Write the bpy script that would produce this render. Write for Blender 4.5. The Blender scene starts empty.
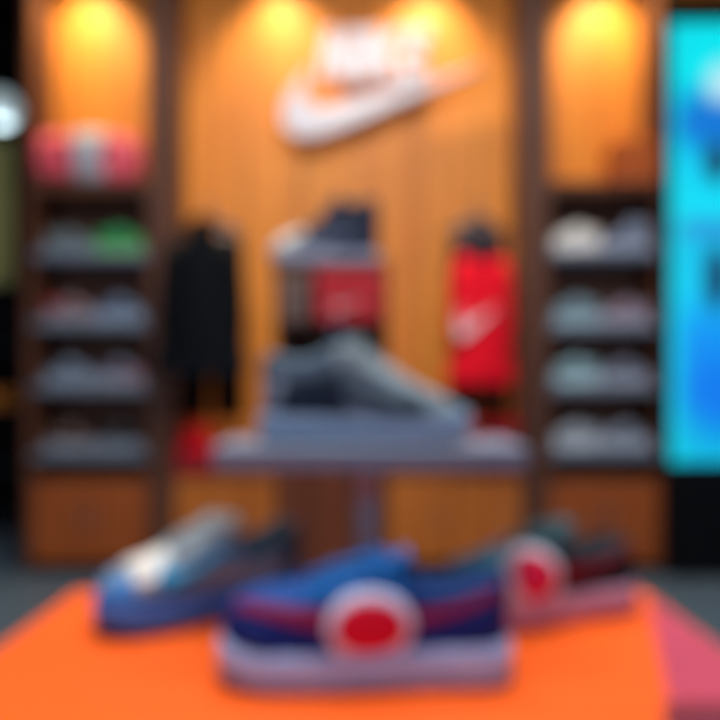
import bpy, bmesh, math, random
from mathutils import Vector, Matrix
random.seed(7)
PI = math.pi
SC = bpy.context.scene
COL = SC.collection
CZ = 1.08            # camera height
HY, FP = 385.0, 700.0  # horizon row and focal length in pixels

def PX(px, d): return (px - 360.0) * d / FP
def PZ(py, d): return CZ + (HY - py) * d / FP

# ------------------------------------------------------------------ materials
def s2l(c):
    return tuple((v / 12.92 if v <= .04045 else ((v + .055) / 1.055) ** 2.4) for v in [x / 255.0 for x in c])

MATS = {}
def mat(name, rgb, rough=.6, metal=0.0, var=.12, scale=40.0, bump=.0, coat=0.0, trans=0.0, stretch=(1, 1, 1), spec=.5):
    if name in MATS: return MATS[name]
    m = bpy.data.materials.new(name); m.use_nodes = True
    nt = m.node_tree; b = nt.nodes['Principled BSDF']
    c = s2l(rgb)
    tc = nt.nodes.new('ShaderNodeTexCoord'); mp = nt.nodes.new('ShaderNodeMapping')
    mp.inputs['Scale'].default_value = stretch
    no = nt.nodes.new('ShaderNodeTexNoise'); no.inputs['Scale'].default_value = scale; no.inputs['Detail'].default_value = 4
    cr = nt.nodes.new('ShaderNodeValToRGB')
    cr.color_ramp.elements[0].position = .3; cr.color_ramp.elements[1].position = .7
    cr.color_ramp.elements[0].color = tuple(v * (1 - var) for v in c) + (1,)
    cr.color_ramp.elements[1].color = tuple(min(1, v * (1 + var)) for v in c) + (1,)
    nt.links.new(tc.outputs['Object'], mp.inputs['Vector']); nt.links.new(mp.outputs[0], no.inputs['Vector'])
    nt.links.new(no.outputs['Fac'], cr.inputs['Fac']); nt.links.new(cr.outputs['Color'], b.inputs['Base Color'])
    b.inputs['Roughness'].default_value = rough; b.inputs['Metallic'].default_value = metal
    b.inputs['Coat Weight'].default_value = coat; b.inputs['Specular IOR Level'].default_value = spec
    b.inputs['Transmission Weight'].default_value = trans
    if bump:
        bp = nt.nodes.new('ShaderNodeBump'); bp.inputs['Strength'].default_value = bump; bp.inputs['Distance'].default_value = .002
        nt.links.new(no.outputs['Fac'], bp.inputs['Height']); nt.links.new(bp.outputs['Normal'], b.inputs['Normal'])
    MATS[name] = m
    return m

def wood(name, dark, light, rough=.5, sc=3.0, plank=.0):
    """vertical grained wood, optionally with vertical plank joints every `plank` metres"""
    if name in MATS: return MATS[name]
    m = bpy.data.materials.new(name); m.use_nodes = True
    nt = m.node_tree; b = nt.nodes['Principled BSDF']; L = nt.links.new
    tc = nt.nodes.new('ShaderNodeTexCoord'); mp = nt.nodes.new('ShaderNodeMapping')
    mp.inputs['Scale'].default_value = (sc * 9, sc * 9, sc * .6)
    no = nt.nodes.new('ShaderNodeTexNoise'); no.inputs['Scale'].default_value = 1.0; no.inputs['Detail'].default_value = 6
    no.inputs['Distortion'].default_value = .6
    cr = nt.nodes.new('ShaderNodeValToRGB')
    cr.color_ramp.elements[0].position = .32; cr.color_ramp.elements[1].position = .68
    cr.color_ramp.elements[0].color = s2l(dark) + (1,); cr.color_ramp.elements[1].color = s2l(light) + (1,)
    L(tc.outputs['Object'], mp.inputs['Vector']); L(mp.outputs[0], no.inputs['Vector']); L(no.outputs['Fac'], cr.inputs['Fac'])
    out = cr.outputs['Color']
    if plank:
        sx = nt.nodes.new('ShaderNodeSeparateXYZ'); L(tc.outputs['Object'], sx.inputs[0])
        dv = nt.nodes.new('ShaderNodeMath'); dv.operation = 'DIVIDE'; dv.inputs[1].default_value = plank; L(sx.outputs['X'], dv.inputs[0])
        fr = nt.nodes.new('ShaderNodeMath'); fr.operation = 'FRACT'; L(dv.outputs[0], fr.inputs[0])
        gt = nt.nodes.new('ShaderNodeMath'); gt.operation = 'LESS_THAN'; gt.inputs[1].default_value = .035; L(fr.outputs[0], gt.inputs[0])
        mx = nt.nodes.new('ShaderNodeMixRGB'); mx.inputs['Color2'].default_value = tuple(v * .35 for v in s2l(dark)) + (1,)
        L(gt.outputs[0], mx.inputs['Fac']); L(out, mx.inputs['Color1']); out = mx.outputs['Color']
    L(out, b.inputs['Base Color']); b.inputs['Roughness'].default_value = rough
    bp = nt.nodes.new('ShaderNodeBump'); bp.inputs['Strength'].default_value = .15; bp.inputs['Distance'].default_value = .003
    L(no.outputs['Fac'], bp.inputs['Height']); L(bp.outputs['Normal'], b.inputs['Normal'])
    MATS[name] = m
    return m

def emit(name, rgb, strength):
    if name in MATS: return MATS[name]
    m = bpy.data.materials.new(name); m.use_nodes = True
    b = m.node_tree.nodes['Principled BSDF']
    b.inputs['Base Color'].default_value = s2l(rgb) + (1,)
    b.inputs['Emission Color'].default_value = s2l(rgb) + (1,)
    b.inputs['Emission Strength'].default_value = strength
    MATS[name] = m
    return m

# ------------------------------------------------------------------ object helpers
def tag(o, label, cat, group=None):
    o['label'] = label; o['category'] = cat
    if group: o['group'] = group
    return o

def thing(name, label, cat, loc=(0, 0, 0), rz=0.0, group=None):
    o = bpy.data.objects.new(name, None); COL.objects.link(o)
    o.location = loc; o.rotation_euler = (0, 0, rz); o.empty_display_size = .05
    return tag(o, label, cat, group)

def obj(name, bm, m, parent=None, smooth=False, label=None):
    me = bpy.data.meshes.new(name)
    bmesh.ops.recalc_face_normals(bm, faces=bm.faces[:])
    bm.to_mesh(me); bm.free()
    for k in (m if isinstance(m, (list, tuple)) else [m]): me.materials.append(k)
    if smooth:
        for p in me.polygons: p.use_smooth = True
    o = bpy.data.objects.new(name, me); COL.objects.link(o)
    if parent is not None: o.parent = parent
    if label: o['label'] = label
    return o

def struct(name, bm, m, parent=None):
    o = obj(name, bm, m, parent)
    if parent is None: o['kind'] = 'structure'
    return o

def bx(c, s, bev=0.0, seg=2, bm=None, rot=None):
    bm2 = bmesh.new()
    bmesh.ops.create_cube(bm2, size=1.0)
    bmesh.ops.scale(bm2, vec=Vector(s), verts=bm2.verts[:])
    if bev: bmesh.ops.bevel(bm2, geom=bm2.edges[:], offset=min(bev, min(s) * .49), segments=seg, affect='EDGES', profile=.6)
    if rot is not None: bmesh.ops.transform(bm2, matrix=rot, verts=bm2.verts[:])
    bmesh.ops.translate(bm2, vec=Vector(c), verts=bm2.verts[:])
    if bm is None: return bm2
    return join(bm, bm2)

def join(bm, b2):
    me = bpy.data.meshes.new('tmp'); b2.to_mesh(me); b2.free(); bm.from_mesh(me); bpy.data.meshes.remove(me)
    return bm

def tube(pts, r, n=8, bm=None, flat=1.0, closed=False):
    bm = bm or bmesh.new()
    P = [Vector(p) for p in pts]; R = r if isinstance(r, (list, tuple)) else [r] * len(P)
    rings = []; up = None
    for i, p in enumerate(P):
        if closed: t = (P[(i + 1) % len(P)] - P[i - 1]).normalized()
        else: t = (P[min(i + 1, len(P) - 1)] - P[max(i - 1, 0)]).normalized()
        if up is None:
            up = Vector((0, 0, 1)) if abs(t.z) < .9 else Vector((0, 1, 0))
        a = t.cross(up).normalized(); b = a.cross(t).normalized(); up = b
        rings.append([bm.verts.new(p + R[i] * (math.cos(2 * PI * k / n) * a + flat * math.sin(2 * PI * k / n) * b)) for k in range(n)])
    m = len(rings)
    for i in range(m if closed else m - 1):
        q = rings[(i + 1) % m]
        for k in range(n): bm.faces.new((rings[i][k], rings[i][(k + 1) % n], q[(k + 1) % n], q[k]))
    if not closed:
        bm.faces.new(rings[0][::-1]); bm.faces.new(rings[-1])
    return bm

def lathe(prof, n=24, c=(0, 0, 0), bm=None):
    bm = bm or bmesh.new(); c = Vector(c); rings = []
    for r, z in prof:
        if r < 1e-6: rings.append([bm.verts.new(c + Vector((0, 0, z)))])
        else: rings.append([bm.verts.new(c + Vector((r * math.cos(2 * PI * k / n), r * math.sin(2 * PI * k / n), z))) for k in range(n)])
    for a, b in zip(rings, rings[1:]):
        for k in range(n):
            k2 = (k + 1) % n
            if len(a) == 1 and len(b) == 1: continue
            if len(a) == 1: bm.faces.new((a[0], b[k2], b[k]))
            elif len(b) == 1: bm.faces.new((a[k], a[k2], b[0]))
            else: bm.faces.new((a[k], a[k2], b[k2], b[k]))
    return bm

def loft(rings, closed=True, cap=True, bm=None):
    bm = bm or bmesh.new()
    V = [[bm.verts.new(Vector(p)) for p in r] for r in rings]
    n = len(V[0])
    for a, b in zip(V, V[1:]):
        for k in range(n if closed else n - 1):
            bm.faces.new((a[k], a[(k + 1) % n], b[(k + 1) % n], b[k]))
    if cap and closed:
        bm.faces.new(V[0][::-1]); bm.faces.new(V[-1])
    return bm

def prism(poly, d0, d1, f, bm=None):
    """poly: 2D outline (x,z); extruded along y d0..d1 via f(x,y,z)->Vector; flat ends triangulated"""
    bm = bm or bmesh.new()
    A = [bm.verts.new(f(x, d0, z)) for x, z in poly]; B = [bm.verts.new(f(x, d1, z)) for x, z in poly]
    n = len(poly)
    fs = [bm.faces.new(A), bm.faces.new(B[::-1])]
    for k in range(n): bm.faces.new((A[k], B[k], B[(k + 1) % n], A[(k + 1) % n]))
    bm.normal_update()
    bmesh.ops.triangulate(bm, faces=fs)
    return bm

def interp(tab, u):
    if u <= tab[0][0]: return tab[0][1]
    for i in range(len(tab) - 1):
        if u <= tab[i + 1][0]:
            (a, va), (b, vb) = tab[i], tab[i + 1]
            m0 = (vb - tab[i - 1][1]) / (b - tab[i - 1][0]) if i > 0 else (vb - va) / (b - a)
            m1 = (tab[i + 2][1] - va) / (tab[i + 2][0] - a) if i + 2 < len(tab) else (vb - va) / (b - a)
            h = b - a; t = (u - a) / h
            return ((2*t**3 - 3*t*t + 1) * va + (t**3 - 2*t*t + t) * h * m0 + (-2*t**3 + 3*t*t) * vb + (t**3 - t*t) * h * m1)
    return tab[-1][1]

def bez(p0, p1, p2, p3, n=8):
    out = []
    for i in range(n + 1):
        t = i / n; s = 1 - t
        out.append((s**3*p0[0] + 3*s*s*t*p1[0] + 3*s*t*t*p2[0] + t**3*p3[0], s**3*p0[1] + 3*s*s*t*p1[1] + 3*s*t*t*p2[1] + t**3*p3[1]))
    return out

# the curved tick emblem: lower and upper edges, tip of the hook -> tip of the tail (24 wide, 8.4 high, y up)
def _abs(l): return [(x, 16.2 - y) for x, y in l]
_low = (bez((3.39, 7.83), (2.3, 9.0), (1.56, 9.92), (1.093, 10.63)) + bez((1.093, 10.63), (.53, 11.5), (.187, 12.33), (.057, 13.106))[1:]
        + bez((.057, 13.106), (-.073, 13.88), (.02, 14.52), (.337, 15.024))[1:] + bez((.337, 15.024), (.84, 15.81), (1.65, 16.2), (2.774, 16.2))[1:]
        + bez((2.774, 16.2), (3.763, 16.2), (4.986, 15.89), (6.442, 15.276))[1:] + bez((6.442, 15.276), (12.3, 12.78), (18.15, 10.29), (24, 7.8), 8)[1:])
_upp = (bez((3.39, 7.83), (3.02, 8.41), (2.76, 9.03), (2.606, 9.678), 8) + bez((2.606, 9.678), (2.326, 10.87), (2.578, 11.75), (3.362, 12.31), 10)[1:]
        + bez((3.362, 12.31), (3.735, 12.571), (4.248, 12.702), (4.902, 12.702), 5)[1:] + bez((4.902, 12.702), (5.424, 12.702), (6.012, 12.618), (6.666, 12.45), 5)[1:]
        + bez((6.666, 12.45), (12.4, 10.9), (18.2, 9.35), (24, 7.8), 20)[1:])
TICK_LOW, TICK_UPP = _abs(_low), _abs(_upp)
assert len(TICK_LOW) == len(TICK_UPP), (len(TICK_LOW), len(TICK_UPP))

# ------------------------------------------------------------------ the sneaker
LOW = [(0, .088), (.05, .096), (.15, .086), (.27, .078), (.37, .088), (.44, .106), (.55, .100), (.66, .088), (.76, .079), (.86, .072), (.94, .062), (1, .048)]
CHUNK = [(0, .092), (.05, .100), (.15, .094), (.27, .092), (.37, .103), (.45, .116), (.55, .112), (.66, .100), (.76, .092), (.86, .088), (.94, .080), (1, .066)]
HIGH = [(0, .150), (.05, .158), (.15, .150), (.27, .143), (.36, .158), (.42, .152), (.52, .118), (.64, .092), (.76, .080), (.86, .072), (.94, .062), (1, .048)]
WEDGE = [(0, .108), (.05, .116), (.15, .110), (.25, .112), (.35, .126), (.42, .132), (.52, .116), (.64, .094), (.76, .076), (.86, .062), (.94, .050), (1, .040)]
def sneaker(name, label, loc, rz, c, kind='low', L=.30, group=None, detail=1, tick=True, sole=.036, badge=None, stripe=False, ws=1.0, hs=1.0, toe_h=.50, tick_t=(.12, .62), toe_u=.80, vamp_u=(.70, .97), vamp_t=.62):
    """c: dict of rgb for upper, sole, outsole, toe, heel, tick, tongue, lace, lining, stay"""
    t = thing(name, label, 'sneaker', loc, rz, group)
    Ht = {'low': LOW, 'chunk': CHUNK, 'wedge': WEDGE, 'high': HIGH}[kind]
    def M(k, rough=.55, sc=120, bump=.2):
        rgb = c.get(k, c['upper']); return mat('shoe_%s_%d_%d_%d' % ((k,) + tuple(rgb)), rgb, max(rough, .65), var=.08, scale=sc, bump=bump, spec=.22)
    base = [(0, .034), (.15, .035), (.3, .035), (.45, .038), (.6, .044), (.72, .047), (.85, .046), (1, .043)]
    def w(u):
        v = interp(base, u) * ws
        if u < .10: v *= math.sqrt(max(0, 1 - ((.10 - u) / .10) ** 2))
        if u > .82: v *= math.sqrt(max(0, 1 - ((u - .82) / .18) ** 2)) ** .85
        return v
    def z0(u): return sole * (1.05 - .16 * min(1, u / .5)) + .010 * max(0, (u - .78) / .22) ** 2
    def H(u): return interp(Ht, u) * hs + (sole - .036)
    def r(u): return interp([(0, .66), (.34, .62), (.42, .42), (.55, .34), (.66, .26), (.70, .0), (1, 0)], u) if u < .70 else 0.0
    X = lambda u: (u - .5) * L
    def S(u, tt, s, off=0.0):
        def q(u, tt):
            u = min(max(u, 0), 1); tt = min(max(tt, 0), 1)
            rr = max(0, r(u)); lean = .05 * tt if u < .3 else 0
            y = w(u) * (rr + (1 - rr) * (1 - tt ** 2.6) ** .5) * (1 + .05 * math.sin(PI * min(tt * 1.3, 1)) - lean)
            return Vector((X(u), s * y, z0(u) - .002 + (H(u) - z0(u) + .002) * tt))
        p = q(u, tt)
        if off:
            e = 2e-3
            a = q(min(u + e, 1), tt) - q(max(u - e, 0), tt); b = q(u, min(tt + e, 1)) - q(u, max(tt - e, 0))
            n = a.cross(b) * (-s)
            if n.length > 1e-12: n.normalize()
            else: n = Vector((1 if u > .5 else -1, 0, 0))
            if u > .985: n = (n + Vector((2, 0, 0))).normalized()
            if u < .015: n = (n + Vector((-2, 0, 0))).normalized()
            if n.y * s < 0 and abs(n.y) > .5: n = -n
            p = p + n * off
        return p
    NU = 34 if detail else 20
    us = [.5 - .5 * math.cos(PI * i / NU) for i in range(NU + 1)]
    NT = 9 if detail else 6
    # upper (one skin: outer wall left, rim, outer wall right) and lining
    bm = bmesh.new(); li = bmesh.new()
    grid = []; lin = []
    for u in us:
        row = [S(u, j / NT, 1) for j in range(NT + 1)] + [S(u, 1 - j / NT, -1) for j in range(NT + 1)]
        grid.append(row)
        a, b = S(u, 1, 1), S(u, 1, -1); rr = r(u)
        k = min(1, rr / .3); th = .005 * k
        dep = (H(u) - z0(u) - .004) * (k if u < .45 else k * .5)
        lr = []
        for s, base_p in ((1, a), (-1, b)):
            y = abs(base_p.y)
            seq = [(y, 0), (max(0, y - th * .5), .002 * k), (max(0, y - th), -.001), (max(0, y - th * 1.3), -dep * .5), (max(0, y - th * 1.6), -dep)]
            seq = [Vector((base_p.x * (1 if u > .03 else .97), s * yy, base_p.z + dz)) for yy, dz in seq]
            lr += seq if s == 1 else seq[::-1]
        lin.append(lr)
    G = [[bm.verts.new(p) for p in row] for row in grid]
    n = len(G[0])
    for i in range(len(G) - 1):
        for j in range(n - 1):
            if j == NT: continue
            bm.faces.new((G[i][j], G[i][j + 1], G[i + 1][j + 1], G[i + 1][j]))
    bmesh.ops.remove_doubles(bm, verts=bm.verts[:], dist=1e-5)
    up = obj('upper', bm, M('upper'), t, True)
    lim = [i for i, u in enumerate(us) if u <= .72]
    Q = [[li.verts.new(p) for p in lin[i]] for i in lim]
    for i in range(len(Q) - 1):
        for j in range(len(Q[0]) - 1): li.faces.new((Q[i][j], Q[i][j + 1], Q[i + 1][j + 1], Q[i + 1][j]))
    bmesh.ops.remove_doubles(li, verts=li.verts[:], dist=1e-5)
    obj('lining', li, M('lining', .8), t, True)
    # midsole
    def outline(extra, zf, uu=None):
        pts = []
        for u in us: pts.append((X(u) * (1 + extra * 2 / L), (w(u) + extra) , zf(u)))
        ring = pts + [(x, -y, z) for x, y, z in pts[::-1]]
        # close the ends smoothly
        out = []
        for (x, y, z) in ring:
            k = abs(x) / (.5 * L + extra)
            yy = y if k < .985 else y * math.sqrt(max(0, 1 - ((k - .985) / .015) ** 2)) if k < 1 else 0
            out.append((x, yy, z))
        return out
    tz = lambda u: .010 * max(0, (u - .78) / .22) ** 2
    rings = [outline(.001, lambda u: .004 + tz(u) * .9), outline(.005, lambda u: .008 + tz(u) * .9), outline(.0062, lambda u: .5 * z0(u) + tz(u) * .5),
             outline(.005, lambda u: z0(u) - .003), outline(.002, lambda u: z0(u) + .0005), outline(-.004, lambda u: z0(u) + .001)]
    b2 = loft(rings)
    obj('midsole', b2, M('sole', .5, 60, .1), t, True)
    rings = [outline(.000, lambda u: .0003 + tz(u)), outline(.0055, lambda u: .0012 + tz(u)), outline(.0055, lambda u: .007 + tz(u)), outline(.002, lambda u: .0085 + tz(u))]
    obj('outsole', loft(rings), M('outsole', .6, 60, .1), t, True)
    # overlays
    def patch(name, pairs, sides, key, off=.0012, na=5, th=.0014, parent=None, lab=None):
        bm = bmesh.new()
        for s in sides:
            rows = [[S(a[0] + (b[0] - a[0]) * k / na, a[1] + (b[1] - a[1]) * k / na, s, off) for k in range(na + 1)] for a, b in pairs]
            V = [[bm.verts.new(p) for p in rr] for rr in rows]
            for i in range(len(V) - 1):
                for k in range(na):
                    try: bm.faces.new((V[i][k], V[i][k + 1], V[i + 1][k + 1], V[i + 1][k]))
                    except ValueError: pass
        bmesh.ops.remove_doubles(bm, verts=bm.verts[:], dist=2e-5)
        o = obj(name, bm, M(key), parent or t, True, lab)
        md = o.modifiers.new('thickness', 'SOLIDIFY'); md.thickness = th; md.offset = 0
        return o
    nn = 12 if detail else 7
    if 'toe' in c:
        patch('toe_cap', [((toe_u + (1 - toe_u) * math.sin(PI / 2 * i / nn), 0), (toe_u + .2 * (1 - toe_u) + .8 * (1 - toe_u) * math.sin(PI / 2 * i / nn), toe_h + .12 * i / nn)) for i in range(nn + 1)], (1, -1), 'toe')
    if 'vamp' in c:
        patch('vamp', [((vamp_u[0] + (vamp_u[1] - vamp_u[0]) * i / nn, vamp_t), (vamp_u[0] + (vamp_u[1] - vamp_u[0]) * i / nn, 1.0)) for i in range(nn + 1)], (1, -1), 'vamp', .0009)
    if 'quarter' in c:
        for s_ in (1, -1): patch('quarter_panel', [((.08 + .36 * i / nn, .03), (.13 + .25 * i / nn, .60 + .12 * i / nn)) for i in range(nn + 1)], (s_,), 'quarter', .0016)
    if 'heel' in c:
        patch('heel_counter', [((.0 + .20 * (1 - math.cos(PI / 2 * i / nn)), 0), (.0 + .13 * (1 - math.cos(PI / 2 * i / nn)), .85 - .25 * i / nn)) for i in range(nn + 1)], (1, -1), 'heel')
    if 'stay' in c:
        patch('eyestay', [((.36 + .36 * i / nn, .66 + .04 * math.sin(PI * i / nn)), (.36 + .34 * i / nn, .97)) for i in range(nn + 1)], (1, -1), 'stay')
    if 'collar' in c:
        patch('collar', [((.36 * (1 - math.cos(PI / 2 * i / nn)), .62), (.36 * (1 - math.cos(PI / 2 * i / nn)), .99)) for i in range(nn + 1)], (1, -1), 'collar', .0016)
    if 'mudguard' in c:
        patch('mudguard', [((.45 + .5 * i / nn, 0), (.45 + .5 * i / nn, .10 + .30 * (i / nn) ** 1.5)) for i in range(nn + 1)], (1, -1), 'mudguard')
    if stripe:   # bold V-shaped band dipping under the badge
        for s in (1, -1):
            pr = []
            for i in range(25):
                k = i / 24; u = .95 - .91 * k; v = 1 - abs(2 * k - 1)
                cen = .84 - .50 * v ** .95; hw = .135 - .06 * abs(2 * k - 1)
                pr.append(((u, cen - hw), (u, min(.98, cen + hw))))
            patch('side_stripe', pr, (s,), 'tick', .0022)
    elif tick:
        for s in (1, -1):
            if kind == 'high': f = lambda x, y: (.74 - x / 24 * .60, .10 + y / 8.4 * .34)
            else: f = lambda x, y: (.80 - x / 24 * .70, tick_t[0] + y / 8.4 * tick_t[1])
            patch('side_logo', [(f(*a), f(*b)) for a, b in zip(TICK_LOW, TICK_UPP)], (s,), 'tick', .0022, 3)
    if badge:
        for s in (1, -1):
            bu, bz, bra, brb, ira, irb = badge
            def disc(name, r1, r2, off, key, par, lab):
                bm = bmesh.new()
                ang = 28; rows = []
                for q in range(5):
                    rr = q / 4
                    row = []
                    for k in range(ang):
                        a = 2 * PI * k / ang
                        u = bu + rr * r1 * math.cos(a) / L; z = bz + rr * r2 * math.sin(a)
                        row.append(bm.verts.new(S(u, (z - z0(u)) / (H(u) - z0(u)), s, off)))
                    rows.append(row)
                for q in range(4):
                    for k in range(ang): bm.faces.new((rows[q][k], rows[q][(k + 1) % ang], rows[q + 1][(k + 1) % ang], rows[q + 1][k]))
                bmesh.ops.remove_doubles(bm, verts=bm.verts[:], dist=1e-6)
                o = obj(name, bm, M(key), par, True, lab)
                md = o.modifiers.new('thickness', 'SOLIDIFY'); md.thickness = .002; md.offset = 0
                return o
            bo = disc('round_badge', bra, brb, .0045, 'badge', t, 'white round badge on the side')
            disc('badge_centre', ira, irb, .0075, 'dot', bo, 'red disc in the badge')
    # tongue
    bm = bmesh.new(); rows = []
    top = H(.36) + (.030 if kind != 'high' else .014)
    for i in range(11):
        k = i / 10; u = .70 - .27 * min(k, .72) / .72 - .05 * max(0, k - .72) / .28
        zc = H(u) + .001 + .006 * k
        if k > .65: zc = zc + (top - zc) * ((k - .65) / .35) ** 1.3
        xx = X(u) - .006 * max(0, k - .7) / .3
        hw = .014 + .012 * k
        rows.append([(xx - .004 * abs(a), a * hw, zc - .006 * a * a - .001) for a in (-1, -.6, -.2, .2, .6, 1)])
    V = [[bm.verts.new(p) for p in rr] for rr in rows]
    for i in range(10):
        for k in range(5): bm.faces.new((V[i][k], V[i][k + 1], V[i + 1][k + 1], V[i + 1][k]))
    o = obj('tongue', bm, M('tongue', .75), t, True)
    md = o.modifiers.new('thickness', 'SOLIDIFY'); md.thickness = .007; md.offset = -1
    # laces
    bm = bmesh.new(); nl = 6
    for i in range(nl):
        u = .47 + .20 * i / (nl - 1); y = w(u) * r(u) + .006
        for sgn in (1, -1):
            pts = []
            for k in range(7):
                a = -1 + 2 * k / 6
                pts.append((X(u) + sgn * a * .005, a * y, H(u) + .0055 - .006 * a * a + (0.0012 if sgn > 0 else 0)))
            tube(pts, .0026, 5, bm, .55)
    zt = H(.455) + .010
    for s in (1, -1):
        pts = [(X(.455) + .012 * math.sin(2 * PI * k / 10), s * (.004 + .015 * (1 - math.cos(2 * PI * k / 10))), zt - .010 * ((1 - math.cos(2 * PI * k / 10)) / 2)) for k in range(10)]
        tube(pts, .0022, 5, bm, closed=True)
    obj('laces', bm, M('lace', .8), t, True)
    return t

# ------------------------------------------------------------------ materials used in the setting
W_PANEL = wood('panel_wood', (216, 121, 32), (242, 151, 46), .55, 2.0, .36)
W_DARK = wood('dark_wood', (70, 38, 24), (104, 60, 38), .5, 2.5)
W_BASE = wood('base_wood', (142, 66, 18), (182, 92, 28), .5, 2.2)
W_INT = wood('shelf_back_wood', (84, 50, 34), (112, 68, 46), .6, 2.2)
BLACK = mat('black_paint', (7, 9, 14), .7, spec=.15)
STEEL = mat('brushed_steel', (150, 156, 165), .35, .8, .08, 80, stretch=(1, 1, 12))
GLASSY = mat('frosted_shelf', (124, 142, 166), .45, 0, .04, 30)
WHITE = mat('sign_white', (222, 220, 234), .45, 0, .03, 20)

W_LOW = wood('low_cabinet_wood', (176, 92, 22), (208, 118, 36), .5, 2.2)
# ------------------------------------------------------------------ room
YW, YF = 4.30, 4.00       # panel wall plane, front plane of bays
CEIL = 3.84
flo = struct('floor', bx((0, 3.4, -.05), (9, 10, .1)), mat('concrete_floor', (80, 96, 112), .35, 0, .12, 3.0))
ceil = struct('ceiling', bx((0, 3.4, CEIL + .05), (9, 10, .1)), mat('black_ceiling', (10, 9, 10), .9, spec=.1))
struct('wall_back', bx(((-1.90 + 4.4) / 2, YW + .06, CEIL / 2), (6.30, .12, CEIL)), W_PANEL)
struct('wall_far', bx((-3.2, 7.6, CEIL / 2), (2.6, .12, CEIL)), mat('far_wall', (14, 18, 24), .9, spec=.1))
struct('wall_left', bx((-4.45, 3.4, CEIL / 2), (.1, 10, CEIL)), mat('side_wall', (20, 20, 24), .8))
struct('wall_right', bx((4.45, 3.4, CEIL / 2), (.1, 10, CEIL)), mat('side_wall_r', (60, 62, 70), .8))
struct('wall_side', bx((-1.955, 6.0, CEIL / 2), (.11, 3.3, CEIL)), BLACK)

# ------------------------------------------------------------------ display bays
def bay(x0, x1, pillar_left, pillar_right, label, rows, mirror):
    t = thing('display_bay', label, 'shelving unit', ((x0 + x1) / 2, 0, 0))
    cx = (x0 + x1) / 2; wdt = x1 - x0; ym = (YW + YF) / 2; dep = YW - YF - .002
    pl, pr = pillar_left, pillar_right
    obj('side_panel', bx((x0 - cx - pl / 2, ym - .001, CEIL / 2), (pl, dep, CEIL - .004), .004), W_DARK, t)
    obj('side_panel', bx((x1 - cx + pr / 2, ym - .001, CEIL / 2), (pr, dep, CEIL - .004), .004), W_DARK, t)
    ztop = PZ(181, YF)
    zb = PZ(476, YF)
    g = .002
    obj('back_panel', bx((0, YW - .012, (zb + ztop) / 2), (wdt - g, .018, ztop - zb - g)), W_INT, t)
    ca = obj('base_cabinet', bx((0, ym - .01, (zb - .02 + .06) / 2 + .001), (wdt - g, dep - .03, zb - .02 - .06), .003), W_BASE, t)
    obj('plinth', bx((0, ym + .02, .03), (wdt - g, dep - .08, .058)), BLACK, t)
    for k in (-1, 1):
        d = obj('door', bx((k * (wdt / 4 - .001), YF - .002 + .004, (zb - .02 + .06) / 2), (wdt / 2 - .008, .018, zb - .02 - .08), .003), W_BASE, t)
        obj('handle', tube([(k * .03, YF - .022, zb - .16), (k * .03, YF - .022, zb - .30)], .005), STEEL, d)
    obj('base_top', bx((0, ym - .005, zb - .01), (wdt - g, dep, .02), .003), W_DARK, t)
    obj('top_shelf', bx((0, ym - .005, ztop - .03), (wdt - g, dep, .06), .003), W_DARK, t)
    zs = []
    for py in rows:
        zt = PZ(py, YF + .02)
        s = obj('shelf', bx((0, ym - .005, zt - .021), (wdt - g, dep - .01, .042), .003), GLASSY, t)
        obj('price_rail', bx((0, YF + .0025, zt - .021), (wdt - .03, .008, .026), .002), STEEL, s)
        zs.append(zt)
    return ztop, zs

LX0, LX1 = PX(32, YF), PX(147, YF)
RX0, RX1 = PX(550, YF), PX(660, YF)
LROW = [252, 321, 385, 452]
RROW = [250, 324, 385, 450]
lt, lz = bay(LX0, LX1, .045, PX(174, YF) - LX1, 'wooden wall bay of four pale shelves beside the black clothes, red duffel bag on top', LROW, 1)
rt, rz_ = bay(RX0, RX1, RX0 - PX(522, YF), .013, 'wooden wall bay of four pale shelves beside the blue screen', RROW, -1)

# low cabinet under the centre wall
cx0, cx1 = PX(174, YF) + .002, PX(522, YF) - .002
zc = PZ(474, YF)
t = thing('low_cabinet', 'long low wooden cabinet under the emblem wall between the shelving bays', 'cabinet', ((cx0 + cx1) / 2, 0, 0))
wd = cx1 - cx0
obj('body', bx((0, (YF + YW) / 2 + .01, (zc - .02 + .06) / 2), (wd, .27, zc - .08), .003), W_BASE, t)
obj('plinth', bx((0, (YF + YW) / 2 + .03, .03), (wd, .22, .058)), BLACK, t)
obj('worktop', bx((0, (YF + YW) / 2, zc - .01), (wd, .298, .02), .004), W_DARK, t)
for i in range(5):
    xx = -wd / 2 + wd * (i + .5) / 5
    d = obj('door', bx((xx, YF + .012, (zc - .02 + .06) / 2), (wd / 5 - .01, .018, zc - .10), .003), W_LOW, t)
    obj('handle', tube([(xx + .12, YF - .012, zc - .16), (xx + .12, YF - .012, zc - .30)], .005), STEEL, d)

# ------------------------------------------------------------------ sign: letters over a tick
DS = 4.20
sg = thing('wall_sign', 'large white raised lettering over a long white tick on the wood wall', 'sign', (PX(380, DS), DS, PZ(90, DS)))
u_ = DS / FP
def sgp(px, py): return ((px - 380) * u_, (90 - py) * u_)
def fsign(x, y, z): return Vector((x, y, z))
sc_ = 203 / 24.0
poly = [sgp(283 + x * sc_, 139 - y * sc_) for x, y in TICK_LOW] + [sgp(283 + x * sc_, 139 - y * sc_) for x, y in TICK_UPP[::-1][1:-1]]
o = obj('tick', prism(poly, -.05, .03, fsign), WHITE, sg)
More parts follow.
